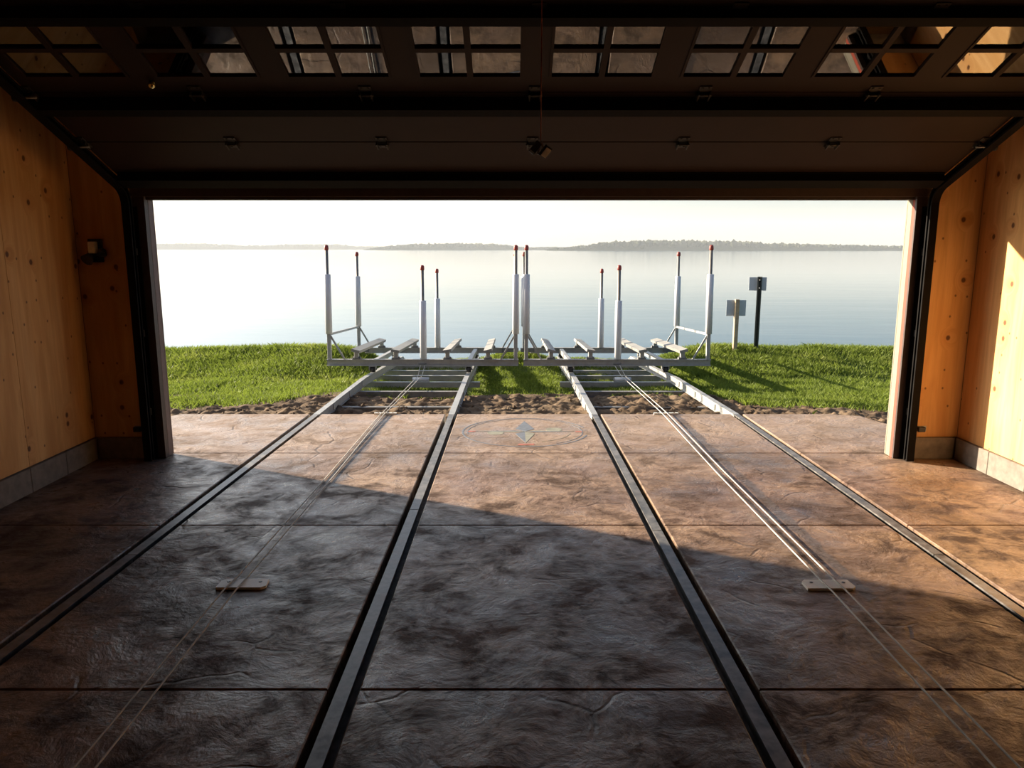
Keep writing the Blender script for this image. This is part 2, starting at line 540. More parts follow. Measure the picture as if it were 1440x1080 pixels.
def ground_z(x, y):
    """terrain height beyond the slab"""
    pts = [(7.0, -0.07), (7.6, -0.085), (8.3, -0.12), (9.3, -0.19), (10.4, -0.23), (11.3, -0.12), (12.0, 0.0), (12.5, -0.10), (13.4, -0.62), (16, -1.6)]
    z = np.interp(y, [p[0] for p in pts], [p[1] for p in pts])
    sg = lambda q: 1.0 / (1.0 + np.exp(-q * 12.0))
    corr = sg(x + 2.2) * sg(-0.32 - x) + sg(x - 0.48) * sg(2.35 - x)
    inside = 1.0 / (1.0 + np.exp(-(2.75 - np.abs(x - 0.1)) * 9.0))
    crest = np.interp(y, [10.2, 11.6, 12.6], [0, 1, 1]) * np.interp(y, [12.6, 14], [1, 0])
    z = z - (0.055 * inside + 0.125 * corr) * crest
    z = z + 0.018 * np.sin(1.7 * x + 0.6 * y) + 0.014 * np.sin(3.1 * x - 1.3 * y + 1.0)
    return z

# ================================================================== SETTING
# ---- floor
RX0, RX1 = XL - 0.05, XR + 0.05
fb = MB().box(RX0, RX1, YB, YF + 0.02, -0.22, -0.09).box(-3.32, 3.50, YF + 0.02, Y_SLAB - 0.01, -0.22, -0.09)
floor = tag(fb.build('floor', M['base']), 'brown stamped concrete slab inlaid with four rails', kind='structure')
HALF = 0.056
joints = [YB, -3.9, -2.3, -0.72, 0.88, 2.509, 4.171, 5.745, Y_SLAB]
def slab_panel(poly):
    """poly: ground outline counter-clockwise; top edge chamfered"""
    c, g = 0.005, 0.0034
    n = len(poly)
    cx = sum(p[0] for p in poly) / n; cy = sum(p[1] for p in poly) / n
    def inset(d):
        out = []
        for i in range(n):
            p0, p1, p2 = Vector(poly[i - 1]), Vector(poly[i]), Vector(poly[(i + 1) % n])
            e1 = (p1 - p0).normalized(); e2 = (p2 - p1).normalized()
            n1 = Vector((-e1.y, e1.x)); n2 = Vector((-e2.y, e2.x))
            b = (n1 + n2); b /= max(b.length_squared / 2, 1e-6)
            out.append(p1 + b * d)
        return out
    a, b = inset(g), inset(g + c)
    vs = [(p.x, p.y, -0.09) for p in a] + [(p.x, p.y, -c) for p in a] + [(p.x, p.y, 0.0) for p in b]
    fs = [tuple(range(n))[::-1], tuple(range(2 * n, 3 * n))]
    for k in (0, 1):
        fs += [(k * n + i, k * n + (i + 1) % n, (k + 1) * n + (i + 1) % n, (k + 1) * n + i) for i in range(n)]
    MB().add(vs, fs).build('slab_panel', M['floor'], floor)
for r in range(len(joints) - 1):
    y0, y1 = joints[r], joints[r + 1]
    outside = y1 > 6
    for cidx in range(5):
        def xl(y): return (RX0 if not outside else -3.30) if cidx == 0 else rail_x(cidx - 1, y) + HALF
        def xr(y): return (RX1 if not outside else 3.48) if cidx == 4 else rail_x(cidx, y) - HALF
        if outside and cidx == 0:
            poly = [(xl(y0), y0), (xr(y0), y0), (xr(y1), y1), (xl(y1) + 0.05, y1), (xl(y1) - 0.02, y1 - 0.1)]
        elif outside and cidx == 4:
            poly = [(xl(y0), y0), (xr(y0), y0), (xr(y1), y1 - 0.42), (xr(y1) - 0.10, y1 - 0.10), (xr(y1) - 0.36, y1), (xl(y1), y1)]
        else:
            poly = [(xl(y0), y0), (xr(y0), y0), (xr(y1), y1), (xl(y1), y1)]
        slab_panel(poly)

# ---- side walls with plywood sheets and a block kerb
def roof_z(y):
    return 2.52 + (YF - max(y, 0.3)) * tan(TH) if y >= 0.3 else 2.52 + (YF - 0.3) * tan(TH) - (0.3 - y) * tan(TH)
KERB = 0.175
def side_wall(name, kname, xin, sgn, label, klabel):
    y0, y1 = YB - 0.1, YO
    prof = [(y0, -0.2), (y1, -0.2), (y1, roof_z(YF)), (0.3, roof_z(0.3)), (y0, roof_z(y0))]
    xa, xb = xin + sgn * 0.02, xin + sgn * 0.17
    w = MB().prism(prof, min(xa, xb), max(xa, xb)).build(name, M['backing'])
    tag(w, label, kind='structure')
    edges = [5.598, 4.80, 3.58, 2.36, 1.14, -0.08, -1.30, -2.52, -3.74, -4.96] if sgn < 0 else [5.598, 4.38, 3.16, 1.94, 0.72, -0.50, -1.72, -2.94, -4.16, -4.96]
    for i in range(len(edges) - 1):
        b, a = edges[i] - 0.0015, edges[i + 1] + 0.0015
        prof = [(a, KERB - 0.005), (b, KERB - 0.005), (b, roof_z(b) - 0.01), (a, roof_z(a) - 0.01)]
        if a < 0.3 < b: prof = prof[:3] + [(0.3, roof_z(0.3) - 0.01)] + prof[3:]
        xa, xb = xin, xin + sgn * 0.018
        MB().prism(prof, min(xa, xb), max(xa, xb)).build('plywood_sheet', M['plywood'], w)
    k = MB().box(min(xin - sgn * 0.005, xin + sgn * 0.019), max(xin - sgn * 0.005, xin + sgn * 0.019), YB, YF - 0.001, 0.001, KERB - 0.012).build(kname, M['block'])
    tag(k, klabel, kind='structure')
    y = YF - 0.04; 
    while y > YB + 0.4:
        xa, xb = xin - sgn * 0.028, xin - sgn * 0.004
        MB().cbox(min(xa, xb), max(xa, xb), y - 0.395, y, 0.002, KERB - 0.006, 0.003).build('kerb_block', M['block'], k)
        y -= 0.400
    return w
side_wall('wall_left', 'baseboard_left', XL, -1, 'left wall of knotty pine plywood in shade', 'grey concrete block kerb along the left wall')
side_wall('wall_right', 'baseboard_right', XR, 1, 'right wall of knotty pine plywood lit by low sun', 'grey concrete block kerb along the right wall')

# ---- front wall around the opening
fw = MB()
zt = roof_z(YF)
fw.box(XL - 0.15, OL - 0.055, YF + 0.02, YO, -0.05, zt)
fw.box(OR + 0.055, XR + 0.15, YF + 0.02, YO, -0.05, zt)
fw.box(OL - 0.055, OR + 0.055, YF + 0.02, YO, OH + 0.05, zt)
wf = tag(fw.build('wall_front', M['backing']), 'front wall framing around the big open doorway', kind='structure')
MB().box(XL + 0.001, OL - 0.09, YF, YF + 0.019, KERB - 0.005, zt - 0.03).build('plywood_sheet', M['plywood'], wf)
MB().box(OR + 0.09, XR - 0.001, YF, YF + 0.019, KERB - 0.005, zt - 0.03).build('plywood_sheet', M['plywood'], wf)
for nm, xa, xb, lab in (('baseboard_front_left', XL + 0.03, OL - 0.10, 'short concrete kerb left of the doorway'), ('baseboard_front_right', OR + 0.10, XR - 0.03, 'short concrete kerb right of the doorway')):
    b = tag(MB().cbox(xa, xb, YF - 0.028, YF + 0.018, 0.002, KERB - 0.006, 0.003).build(nm, M['block']), lab, kind='structure')
# jambs: dark board facing the room, cream reveal, red primed edge
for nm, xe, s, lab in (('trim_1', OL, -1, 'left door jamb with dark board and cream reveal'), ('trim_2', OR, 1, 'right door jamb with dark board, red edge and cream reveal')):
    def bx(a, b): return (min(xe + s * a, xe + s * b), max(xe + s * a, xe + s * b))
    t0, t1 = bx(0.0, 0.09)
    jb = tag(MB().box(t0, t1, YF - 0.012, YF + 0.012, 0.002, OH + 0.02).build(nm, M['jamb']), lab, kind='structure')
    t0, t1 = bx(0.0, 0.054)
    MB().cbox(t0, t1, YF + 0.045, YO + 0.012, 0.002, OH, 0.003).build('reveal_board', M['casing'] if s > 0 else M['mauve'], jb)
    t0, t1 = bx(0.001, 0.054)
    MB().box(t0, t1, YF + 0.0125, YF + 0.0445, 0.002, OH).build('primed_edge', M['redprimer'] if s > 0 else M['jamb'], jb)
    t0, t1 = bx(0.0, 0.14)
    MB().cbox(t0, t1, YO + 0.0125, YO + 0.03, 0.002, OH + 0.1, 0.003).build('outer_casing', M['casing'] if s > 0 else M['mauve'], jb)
hd = tag(MB().box(OL - 0.10, OR + 0.10, YF - 0.012, YF + 0.018, OH + 0.021, OH + 0.30).build('trim_3', M['jamb']), 'dark header board above the open doorway', kind='structure')
MB().box(OL, OR, YF + 0.0185, YO + 0.012, OH, OH + 0.049).build('head_board', M['jamb'], hd)
MB().cbox(OL - 0.14, OR + 0.14, YO + 0.0125, YO + 0.03, OH + 0.1, OH + 0.24, 0.003).build('outer_casing', M['casing'], hd)

# ---- back wall and roof
bw = MB().prism([(XL - 0.02, -0.2), (XR + 0.02, -0.2), (XR + 0.02, roof_z(YB)), (XL - 0.02, roof_z(YB))], YB - 0.12, YB, 'y').build('wall_back', M['plywood'])
tag(bw, 'plain plywood back wall behind the viewpoint', kind='structure')
rt = 0.16
cp = [(YO + 0.05, roof_z(YF) - 0.2 * tan(TH)), (0.3, roof_z(0.3)), (YB - 0.15, roof_z(YB - 0.15))]
prof = cp + [(p[0], p[1] + rt) for p in reversed(cp)]
ce = MB()
ce.prism(prof[::-1], XL - 0.18, XR + 0.18)
tag(ce.build('ceiling', M['ceiling']), 'dark pitched ceiling above the raised door', kind='structure')

# ---- ground outside: soil and lawn base
def grid_mesh(x0, x1, nx, y0, y1, ny, zfun):
    xs = np.linspace(x0, x1, nx); ys = np.linspace(y0, y1, ny)
    X, Y = np.meshgrid(xs, ys)
    Z = zfun(X, Y)
    v = np.stack([X.ravel(), Y.ravel(), Z.ravel()], 1)
    i = np.arange(nx * ny).reshape(ny, nx)
    f = np.stack([i[:-1, :-1].ravel(), i[:-1, 1:].ravel(), i[1:, 1:].ravel(), i[1:, :-1].ravel()], 1)
    return v, f
rng = np.random.default_rng(11)
def vnoise(X, Y, sc, seed):
    """cheap value noise"""
    r = np.random.default_rng(seed).random((257, 257))
    x = X * sc + 57.3; y = Y * sc + 31.7
    xi = np.floor(x).astype(int); yi = np.floor(y).astype(int)
    fx = x - xi; fy = y - yi
    fx = fx * fx * (3 - 2 * fx); fy = fy * fy * (3 - 2 * fy)
    g = lambda a, b: r[a % 257, b % 257]
    return (g(xi, yi) * (1 - fx) + g(xi + 1, yi) * fx) * (1 - fy) + (g(xi, yi + 1) * (1 - fx) + g(xi + 1, yi + 1) * fx) * fy
def dirt_edge(x):
    """how far out the bare soil reaches"""
    mid = 1.0 / (1.0 + np.exp(-(2.5 - np.abs(x - 0.15)) * 6.0))
    return 8.32 + 0.72 * mid + 0.16 * np.sin(2.3 * x + 1.0) * (0.4 + 0.6 * mid) - 0.3 * (x > 2.6)
def dirt_amount(X, Y):
    n = vnoise(X, Y, 3.1, 3) * 0.5 + vnoise(X, Y, 9.0, 4) * 0.3
    return np.clip((dirt_edge(X) - Y + (n - 0.4) * 0.9) / 0.35, 0, 1)
def soil_z(X, Y):
    d = dirt_amount(X, Y)
    inrail = ((X > RAILS[0][1][1]) & (X < RAILS[1][1][1])) | ((X > RAILS[2][1][1]) & (X < RAILS[3][1][1]))
    rough = (vnoise(X, Y, 7, 5) - 0.5) * 0.06 + (vnoise(X, Y, 19, 6) - 0.5) * 0.05 + (vnoise(X, Y, 45, 8) - 0.5) * 0.025
    near = np.clip((8.6 - Y) / 1.2, 0, 1)
    return ground_z(X, Y) + d * rough - 0.04 * inrail * near
v, f = grid_mesh(-5.5, 5.5, 420, Y_SLAB - 0.15, 9.2, 90, lambda X, Y: soil_z(X, Y) - 0.015 * np.clip((Y - 9.05) / 0.15, 0, 1))
me = bpy.data.meshes.new('ground'); me.from_pydata(v.tolist(), [], f.tolist()); me.materials.append(M['dirt'])
me.polygons.foreach_set('use_smooth', [True] * len(me.polygons))
tag(link(bpy.data.objects.new('ground_soil', me)), 'strip of bare brown soil beyond the slab', kind='structure')
v, f = grid_mesh(-30, 30, 300, 6.0, 16.0, 110, lambda X, Y: ground_z(X, Y) - 0.035 - 0.2 * np.clip((Y_SLAB + 0.05 - Y) / 0.1, 0, 1) * (np.abs(X) < 3.9) - 0.10 * ((np.abs(X) < 5.4) & (Y < 9.0)))
me = bpy.data.meshes.new('ground'); me.from_pydata(v.tolist(), [], f.tolist()); me.materials.append(M['soil'])
me.polygons.foreach_set('use_smooth', [True] * len(me.polygons))
tag(link(bpy.data.objects.new('ground_lawn', me)), 'grassy lawn and bank sloping to the lake', kind='structure')

# ---- lake
LAKE_Z = -0.78
lk = MB().add([(-4000, 12.2, LAKE_Z), (4000, 12.2, LAKE_Z), (4000, 4500, LAKE_Z), (-4000, 4500, LAKE_Z)], [(0, 1, 2, 3)])
tag(lk.build('lake_water', M['water']), 'calm pale lake water reaching to the far shore', kind='structure')

# ---- grass blades
def make_grass():
    n = 330000
    x = rng.uniform(-9.5, 9.5, n); y = rng.uniform(7.35, 12.9, n)
    d = dirt_amount(x, y)
    clump = vnoise(x, y, 1.1, 21) * 0.6 + vnoise(x, y, 4.0, 22) * 0.4
    shade_rail = ((np.abs(x - 0.1) < 2.4) & (y < 9.3))
    keep = (rng.random(n) > d * 1.25) & (rng.random(n) < np.clip(clump * 1.9 - 0.05, 0.15, 1)) & ~(shade_rail & (rng.random(n) < 0.45))
    for i in range(4):
        rx = np.array([rail_x(i, yy) for yy in np.linspace(7, 13, 61)])
        keep &= np.abs(x - np.interp(y, np.linspace(7, 13, 61), rx)) > 0.05
    x, y, clump = x[keep], y[keep], clump[keep]
    n = len(x)
    z = ground_z(x, y) - 0.035
    edge = np.clip((y - 11.7) / 0.5, 0, 1) * (np.abs(x - 0.1) > 2.6)
    h = (0.035 + 0.045 * rng.random(n)) * (0.6 + 0.8 * clump) + 0.03 + 0.045 * edge * rng.random(n)
    h *= np.where((np.abs(x - 0.1) < 2.4), 0.75, 1.0)
    a = rng.uniform(0, 2 * pi, n); w = rng.uniform(0.0035, 0.007, n)
    lean = rng.normal(0, 0.4, (n, 2)) * h[:, None]
    V = np.empty((n, 4, 3))
    dx, dy = np.cos(a) * w, np.sin(a) * w
    V[:, 0] = np.stack([x - dx, y - dy, z], 1)
    V[:, 1] = np.stack([x + dx, y + dy, z], 1)
    V[:, 2] = np.stack([x + dx * .6 + lean[:, 0] * .45, y + dy * .6 + lean[:, 1] * .45, z + h * .62], 1)
    V[:, 3] = np.stack([x + lean[:, 0], y + lean[:, 1], z + h], 1)
    idx = np.arange(n) * 4
    tri = np.stack([idx, idx + 1, idx + 2, idx, idx + 2, idx + 3], 1).ravel().astype(np.int32)
    me = bpy.data.meshes.new('lawn_grass')
    me.vertices.add(n * 4); me.vertices.foreach_set('co', V.ravel().astype(np.float32))
    me.loops.add(len(tri)); me.loops.foreach_set('vertex_index', tri)
    me.polygons.add(len(tri) // 3); me.polygons.foreach_set('loop_start', np.arange(0, len(tri), 3, dtype=np.int32))
    me.polygons.foreach_set('loop_total', np.full(len(tri) // 3, 3, dtype=np.int32))
    me.update(); me.validate()
    me.materials.append(M['grass'])
    return tag(link(bpy.data.objects.new('lawn_grass', me)), 'short green grass of the lawn by the lake', 'grass', kind='stuff')
make_grass()

# ---- soil clods
def make_clods():
    mb = MB()
    r = random.Random(5)
    n = 0
    while n < 420:
        x = r.uniform(-4.5, 4.6); y = Y_SLAB + 0.03 + r.random() ** 1.3 * 1.5
        if float(dirt_amount(np.array([x]), np.array([y]))[0]) < 0.7: continue
        if any(abs(x - rail_x(i, y)) < 0.07 for i in range(4)): continue
        z = float(soil_z(np.array([x]), np.array([y]))[0])
        s = r.uniform(0.008, 0.026) * (1.5 if r.random() < 0.06 else 1)
        vs = []
        for (a, b, c) in ((1, 0, 0), (-1, 0, 0), (0, 1, 0), (0, -1, 0), (0, 0, 1), (0, 0, -1)):
            k = s * r.uniform(0.7, 1.3)
            vs.append((x + a * k * 1.3 + r.uniform(-.3, .3) * s, y + b * k + r.uniform(-.3, .3) * s, z + c * k * 0.8 + r.uniform(-.2, .2) * s))
        mb.add(vs, [(0, 2, 4), (2, 1, 4), (1, 3, 4), (3, 0, 4), (2, 0, 5), (1, 2, 5), (3, 1, 5), (0, 3, 5)])
        n += 1
    return tag(mb.build('soil_clods', M['dirt']), 'loose brown soil clods scattered beyond the slab', 'soil', kind='stuff')
make_clods()

# ---- far shores
def px_x(px, Y): return (px - 720) / F_PX * Y * cos(PITCH)
def far_shore(name, label, Y, prof, dens, seed):
    """prof: list of (pixel x, tree height in m)"""
    r = np.random.default_rng(seed)
    X0, X1 = px_x(prof[0][0], Y), px_x(prof[-1][0], Y)
    n = int((X1 - X0) * dens)
    ico = [(0, 0, 1), (.89, 0, .45), (.28, .85, .45), (-.72, .53, .45), (-.72, -.53, .45), (.28, -.85, .45), (.72, .53, -.45), (-.28, .85, -.45), (-.89, 0, -.45), (-.28, -.85, -.45), (.72, -.53, -.45), (0, 0, -1)]
    fc = [(0,1,2),(0,2,3),(0,3,4),(0,4,5),(0,5,1),(1,6,2),(2,7,3),(3,8,4),(4,9,5),(5,10,1),(2,6,7),(3,7,8),(4,8,9),(5,9,10),(1,10,6),(6,11,7),(7,11,8),(8,11,9),(9,11,10),(10,11,6)]
    ico = np.array(ico); fc = np.array(fc)
    xs = r.uniform(X0, X1, n); ys = Y + r.uniform(0, 45, n)
    hp = np.interp(xs, [px_x(p[0], Y) for p in prof], [p[1] for p in prof])
    V, Fc = [], []
    # land body under the crowns
    m = 80
    bx = np.linspace(X0 - 4, X1 + 4, m)
    bh = np.interp(bx, [px_x(p[0], Y) for p in prof], [p[1] for p in prof]) * 0.55
    base = []
    for k in range(m):
        for (yy, zz) in ((Y - 3, LAKE_Z - 0.5), (Y + 1, LAKE_Z + bh[k]), (Y + 60, LAKE_Z + bh[k]), (Y + 75, LAKE_Z - 0.5)):
            base.append((bx[k], yy, zz))
    bf = [(k * 4 + j, (k + 1) * 4 + j, (k + 1) * 4 + j + 1, k * 4 + j + 1) for k in range(m - 1) for j in range(3)]
    V += base; Fc += bf
    for k in range(n):
        top = hp[k] * (0.72 + 0.33 * r.random())
        rad = min(3.4, max(1.2, top * 0.3)) * (0.7 + 0.6 * r.random())
        cz = LAKE_Z + top - rad
        P = ico * (rad * (1.0 + 0.25 * r.random()), rad, rad * (1.0 + 0.5 * r.random())) * (0.8 + 0.4 * r.random((12, 1))) + (xs[k], ys[k], cz)
        b = len(V)
        V += P.tolist(); Fc += (fc + b).tolist()
    me = bpy.data.meshes.new(name); me.from_pydata(V, [], [tuple(q) for q in Fc]); me.materials.append(M['trees'])
    return tag(link(bpy.data.objects.new(name, me)), label, 'wooded shore', 'wooded far shores', kind='stuff')
far_shore('wooded_shore', 'dark wooded headland on the horizon at the right', 900, [(775, 2.5), (800, 4), (830, 6.5), (850, 9.5), (880, 10.5), (950, 11.5), (1000, 10.5), (1050, 10.5), (1090, 8), (1150, 7.5), (1220, 6), (1270, 5.5), (1340, 6), (1500, 7), (1700, 6)], 3.2, 1)
far_shore('wooded_shore', 'low wooded island on the horizon at the centre', 1200, [(515, 2), (540, 6), (580, 9), (630, 10), (690, 9.5), (720, 7), (742, 4.0), (780, 5), (800, 4)], 3.2, 2)
far_shore('wooded_shore', 'faint distant wooded shore on the horizon at the left', 1900, [(-300, 12), (0, 11), (200, 14), (260, 15), (300, 14), (330, 10), (370, 10), (400, 12), (470, 13), (500, 8), (560, 7)], 1.6, 3)

# ---- haze above the far lake
hz = NT('lake_haze')
hz.n.remove(hz.bsdf)
vs_ = hz.node('ShaderNodeVolumeScatter')
vs_.inputs['Color'].default_value = (0.80, 0.90, 1.0, 1)
vs_.inputs['Density'].default_value = 0.00045
vs_.inputs['Anisotropy'].default_value = 0.0
hz.link(vs_.outputs[0], hz.out.inputs['Volume'])
hb = MB().box(-3500, 3500, 120, 2600, LAKE_Z + 0.02, 90)
tag(hb.build('lake_haze', hz.m), 'thin pale haze hanging over the far lake', 'haze', kind='stuff')

# ================================================================== THINGS
# ---- rails
rail_labels = ['steel rail set in the floor, farthest left of the four',
               'steel rail left of the compass emblem, inner rail of the left track',
               'steel rail right of the compass emblem, inner rail of the right track',
               'steel rail set in the floor, farthest right of the four']
def poly_strip(mb, i, ys, hw, z0, z1, dx=0.0):
    vs = []
    for y in ys:
        x = rail_x(i, y) + dx; zz = rail_z(y)
        vs += [(x - hw, y, zz + z0), (x + hw, y, zz + z0), (x + hw, y, zz + z1), (x - hw, y, zz + z1)]
    m = len(ys)
    fs = [(k * 4 + j, k * 4 + (j + 1) % 4, (k + 1) * 4 + (j + 1) % 4, (k + 1) * 4 + j) for k in range(m - 1) for j in range(4)]
    fs += [(3, 2, 1, 0), tuple((m - 1) * 4 + j for j in range(4))]
    mb.add(vs, fs)
for i in range(4):
    root = empty('track_rail', (rail_x(i, 2.0), 2.0, -0.09), rail_labels[i], 'rail', 'rails of the boat carts')
    cuts = [-4.9, -1.2 + 0.2 * i, 3.75 + 0.35 * ((i * 2) % 3), Y_SLAB - 0.001]
    for a, b in zip(cuts[:-1], cuts[1:]):
        mb = MB()
        ys = [a + 0.004, (a + b) / 2, b - 0.004]
        poly_strip(mb, i, ys, 0.027, -0.014, -0.004)       # top flange
        poly_strip(mb, i, ys, 0.006, -0.082, -0.014)       # web
        poly_strip(mb, i, ys, 0.030, -0.0899, -0.082)      # foot
        o = mb.build('rail_bar', M['rail'], root)
        o.matrix_parent_inverse = root.matrix_world.inverted() if False else Matrix.Translation(root.location).inverted()
    mb = MB()
    ys = [Y_SLAB + 0.001, 8.6, 9.3, 10.2, 11.0, 12.2, 13.0, 14.5]
    poly_strip(mb, i, ys, 0.030, -0.016, -0.004)
    poly_strip(mb, i, ys, 0.024, -0.085, -0.016)
    poly_strip(mb, i, ys, 0.034, -0.097, -0.085)
    o = mb.build('outdoor_beam', M['galv'], root)
    o.matrix_parent_inverse = Matrix.Translation(root.location).inverted()
    for y in (7.75, 8.45, 9.1):        # bolted splice plates
        x = rail_x(i, y)
        o = MB().cbox(x - 0.034, x + 0.034, y - 0.03, y + 0.03, rail_z(y) - 0.08, rail_z(y) - 0.02, 0.003).build('splice_plate', M['galv'], root)
        o.matrix_parent_inverse = Matrix.Translation(root.location).inverted()

def unparent_offset(o, root):
    o.matrix_parent_inverse = Matrix.Translation(root.location).inverted()

# ---- cross ties outside
tie_desc = ['nearest to the slab', 'half buried in the soil', 'carrying the white roller', 'under the front of the cart', 'under the middle of the cart', 'under the rear of the cart']
for side, (a, b, cn) in enumerate(((0, 1, 'left'), (2, 3, 'right'))):
    for k, y in enumerate((7.97, 8.87, 9.60, 10.3, 10.95, 11.6)):
        x0, x1 = rail_x(a, y), rail_x(b, y)
        e = 0.16 if k == 2 else 0.04
        z = rail_z(y) - 0.0975
        mb = MB()
        mb.cbox(x0 - e, x1 + e, y - 0.035, y + 0.035, z - 0.012, z, 0.002)
        mb.box(x0 - e, x1 + e, y - 0.035, y - 0.027, z - 0.07, z - 0.012)
        mb.box(x0 - e, x1 + e, y + 0.027, y + 0.035, z - 0.07, z - 0.012)
        o = mb.build('cross_tie', M['galv'] if k >= 2 else M['tiewood'])
        tag(o, f'grey steel cross tie of the {cn} track {tie_desc[k]}', 'cross tie', 'cross ties under the outdoor rails')

# ---- boat carts
def i_beam_x(mb, x0, x1, y, z, h, w=0.07):
    mb.box(x0, x1, y - w / 2, y + w / 2, z, z + 0.012)
    mb.box(x0, x1, y - w / 2, y + w / 2, z + h - 0.012, z + h)
    mb.box(x0, x1, y - 0.010, y + 0.010, z + 0.012, z + h - 0.012)
def make_cart(cx, half, label, rl):
    y0, L = 9.85, 1.93
    zr = rail_z(y0)
    tilt = math.atan((rail_z(y0 + L) - rail_z(y0)) / L)
    root = empty('boat_cart', (cx, y0, zr), label, 'boat cart', 'boat carts on the rails', rot=(tilt, 0, 0))
    bz, bh = 0.088, 0.088
    top = bz + bh
    fbm = MB(); i_beam_x(fbm, -half, half, 0, bz, bh, 0.08); fbm.build('front_beam', M['galv'], root)
    rb = MB(); i_beam_x(rb, -half + 0.13, half - 0.17, L, bz, bh, 0.08); rb.build('rear_beam', M['galv'], root)
    ex = MB()
    for s in (-1, 1):
        xa, xb = (half - 0.24, half + 0.02) if s > 0 else (-half - 0.02, -half + 0.2)
        ex = MB().box(xa, xb, L - 0.055, L - 0.043, bz + 0.02, bz + 0.075).box(xa, xb, L - 0.055, L + 0.01, bz + 0.075, bz + 0.083)
        for q in range(3):
            hx = xa + 0.05 + q * 0.07
            ex.box(hx - 0.014, hx + 0.014, L - 0.058, L - 0.0551, bz + 0.035, bz + 0.06)
        ex.build('beam_extension', M['tiewood'], root)
    for rx in rl:
        sb = MB().cbox(rx - 0.03, rx + 0.03, 0.05, L - 0.05, bz + 0.004, bz + 0.07, 0.003)
        sb.build('side_beam', M['galv'], root)
        for yy in (0.0, L):
            wb = MB().prism([(rx - 0.045, 0.03), (rx - 0.037, 0.03), (rx - 0.037, bz - 0.008), (rx + 0.037, bz - 0.008), (rx + 0.037, 0.03), (rx + 0.045, 0.03), (rx + 0.045, bz), (rx - 0.045, bz)], yy - 0.05, yy + 0.05, 'y')
            wb = wb.build('wheel_bracket', M['galv'], root)
            wh = MB().tube([(rx - 0.03, yy, 0.043), (rx + 0.03, yy, 0.043)], 0.044, 14).tube([(rx - 0.05, yy, 0.043), (rx + 0.05, yy, 0.043)], 0.01, 8)
            wh.build('wheel', M['wheel'], wb)
    # bunks
    for bxx, roll in ((-0.88, 14), (-0.355, 10), (0.33, -10), (0.87, -14)):
        bk = empty('bunk', (bxx, 0, top)); bk.parent = root
        pts0, pts1 = -0.09, L + 0.08
        r_ = radians(roll); w, h = 0.055, 0.018
        zb = 0.115
        prof = [(-w, -h), (w, -h), (w, h), (-w, h)]
        prof = [(a * cos(r_) - b * -sin(r_), zb + a * -sin(r_) + b * cos(r_)) for a, b in prof]
        MB().prism(prof, pts0, pts1, 'y').build('bunk_board', M['bunk'], bk)
        for yy in (0.0, L):
            MB().cbox(-0.028, 0.028, yy - 0.03, yy + 0.03, -0.002, 0.096, 0.003).build('bunk_post', M['galv'], bk)
            MB().cbox(-0.055, 0.055, yy - 0.038, yy + 0.038, 0.0, 0.022, 0.002).tube([(-0.038, yy, 0.02), (-0.038, yy, 0.034)], 0.01, 6).tube([(0.038, yy, 0.02), (0.038, yy, 0.034)], 0.01, 6).build('bunk_foot', M['tiewood'], bk)
    # guide posts
    def post(x, y, ztop, s0, s1, name='guide_post'):
        gp = MB().tube([(x, y, top - 0.02), (x, y, top + ztop - 0.02)], 0.022, 10).build(name, M['galv_pipe'], root)
        MB().lathe([(0.037, top + s0), (0.045, top + s0 + 0.002), (0.045, top + s1 - 0.004), (0.041, top + s1), (0.021, top + s1 + 0.001)], x, y, 14).build('white_sleeve', M['pvc'], gp)
        MB().lathe([(0.025, top + ztop - 0.068), (0.0285, top + ztop - 0.06), (0.0285, top + ztop - 0.024), (0.022, top + ztop - 0.006), (0.008, top + ztop)], x, y, 12).build('end_cap', M['redcap'], gp)
    hp = half - 0.035
    for y in (0, L):
        for s in (-1, 1):
            post(s * hp, y, 1.50, 0.335, 1.12)
            MB().bar((s * hp, y, top + 0.345), (s * (hp - 0.20), y, top - 0.005), 0.022, 0.022).build('brace', M['galv'], root)
        post(0.01, y, 1.24, 0.0, 0.775)
    for s in (-1, 1):
        MB().bar((s * hp, 0, top + 0.33), (s * hp, L, top + 0.33), 0.024, 0.03).build('side_bar', M['galv'], root)
        MB().cbox(s * hp - 0.024, s * hp + 0.024, -0.024, 0.024, top, top + 0.335, 0.002).build('post_base', M['galv'], root)
        MB().cbox(s * hp - 0.024, s * hp + 0.024, L - 0.024, L + 0.024, top - 0.01, top + 0.335, 0.002).build('post_base', M['galv'], root)
    # eye where the winch lines tie on
    MB().tube([(-0.05, -0.045, bz + 0.03), (-0.03, -0.06, bz + 0.03), (0.03, -0.06, bz + 0.03), (0.05, -0.045, bz + 0.03)], 0.008, 6).build('tow_eye', M['tiewood'], root)
    return root
make_cart(-1.19, 1.275, 'left steel boat cart with white guide posts and red caps', (rail_x(0, 10) + 1.19, rail_x(1, 10) + 1.19))
make_cart(1.40, 1.245, 'right steel boat cart with white guide posts, nearer the two signs', (rail_x(2, 10) - 1.40, rail_x(3, 10) - 1.40))

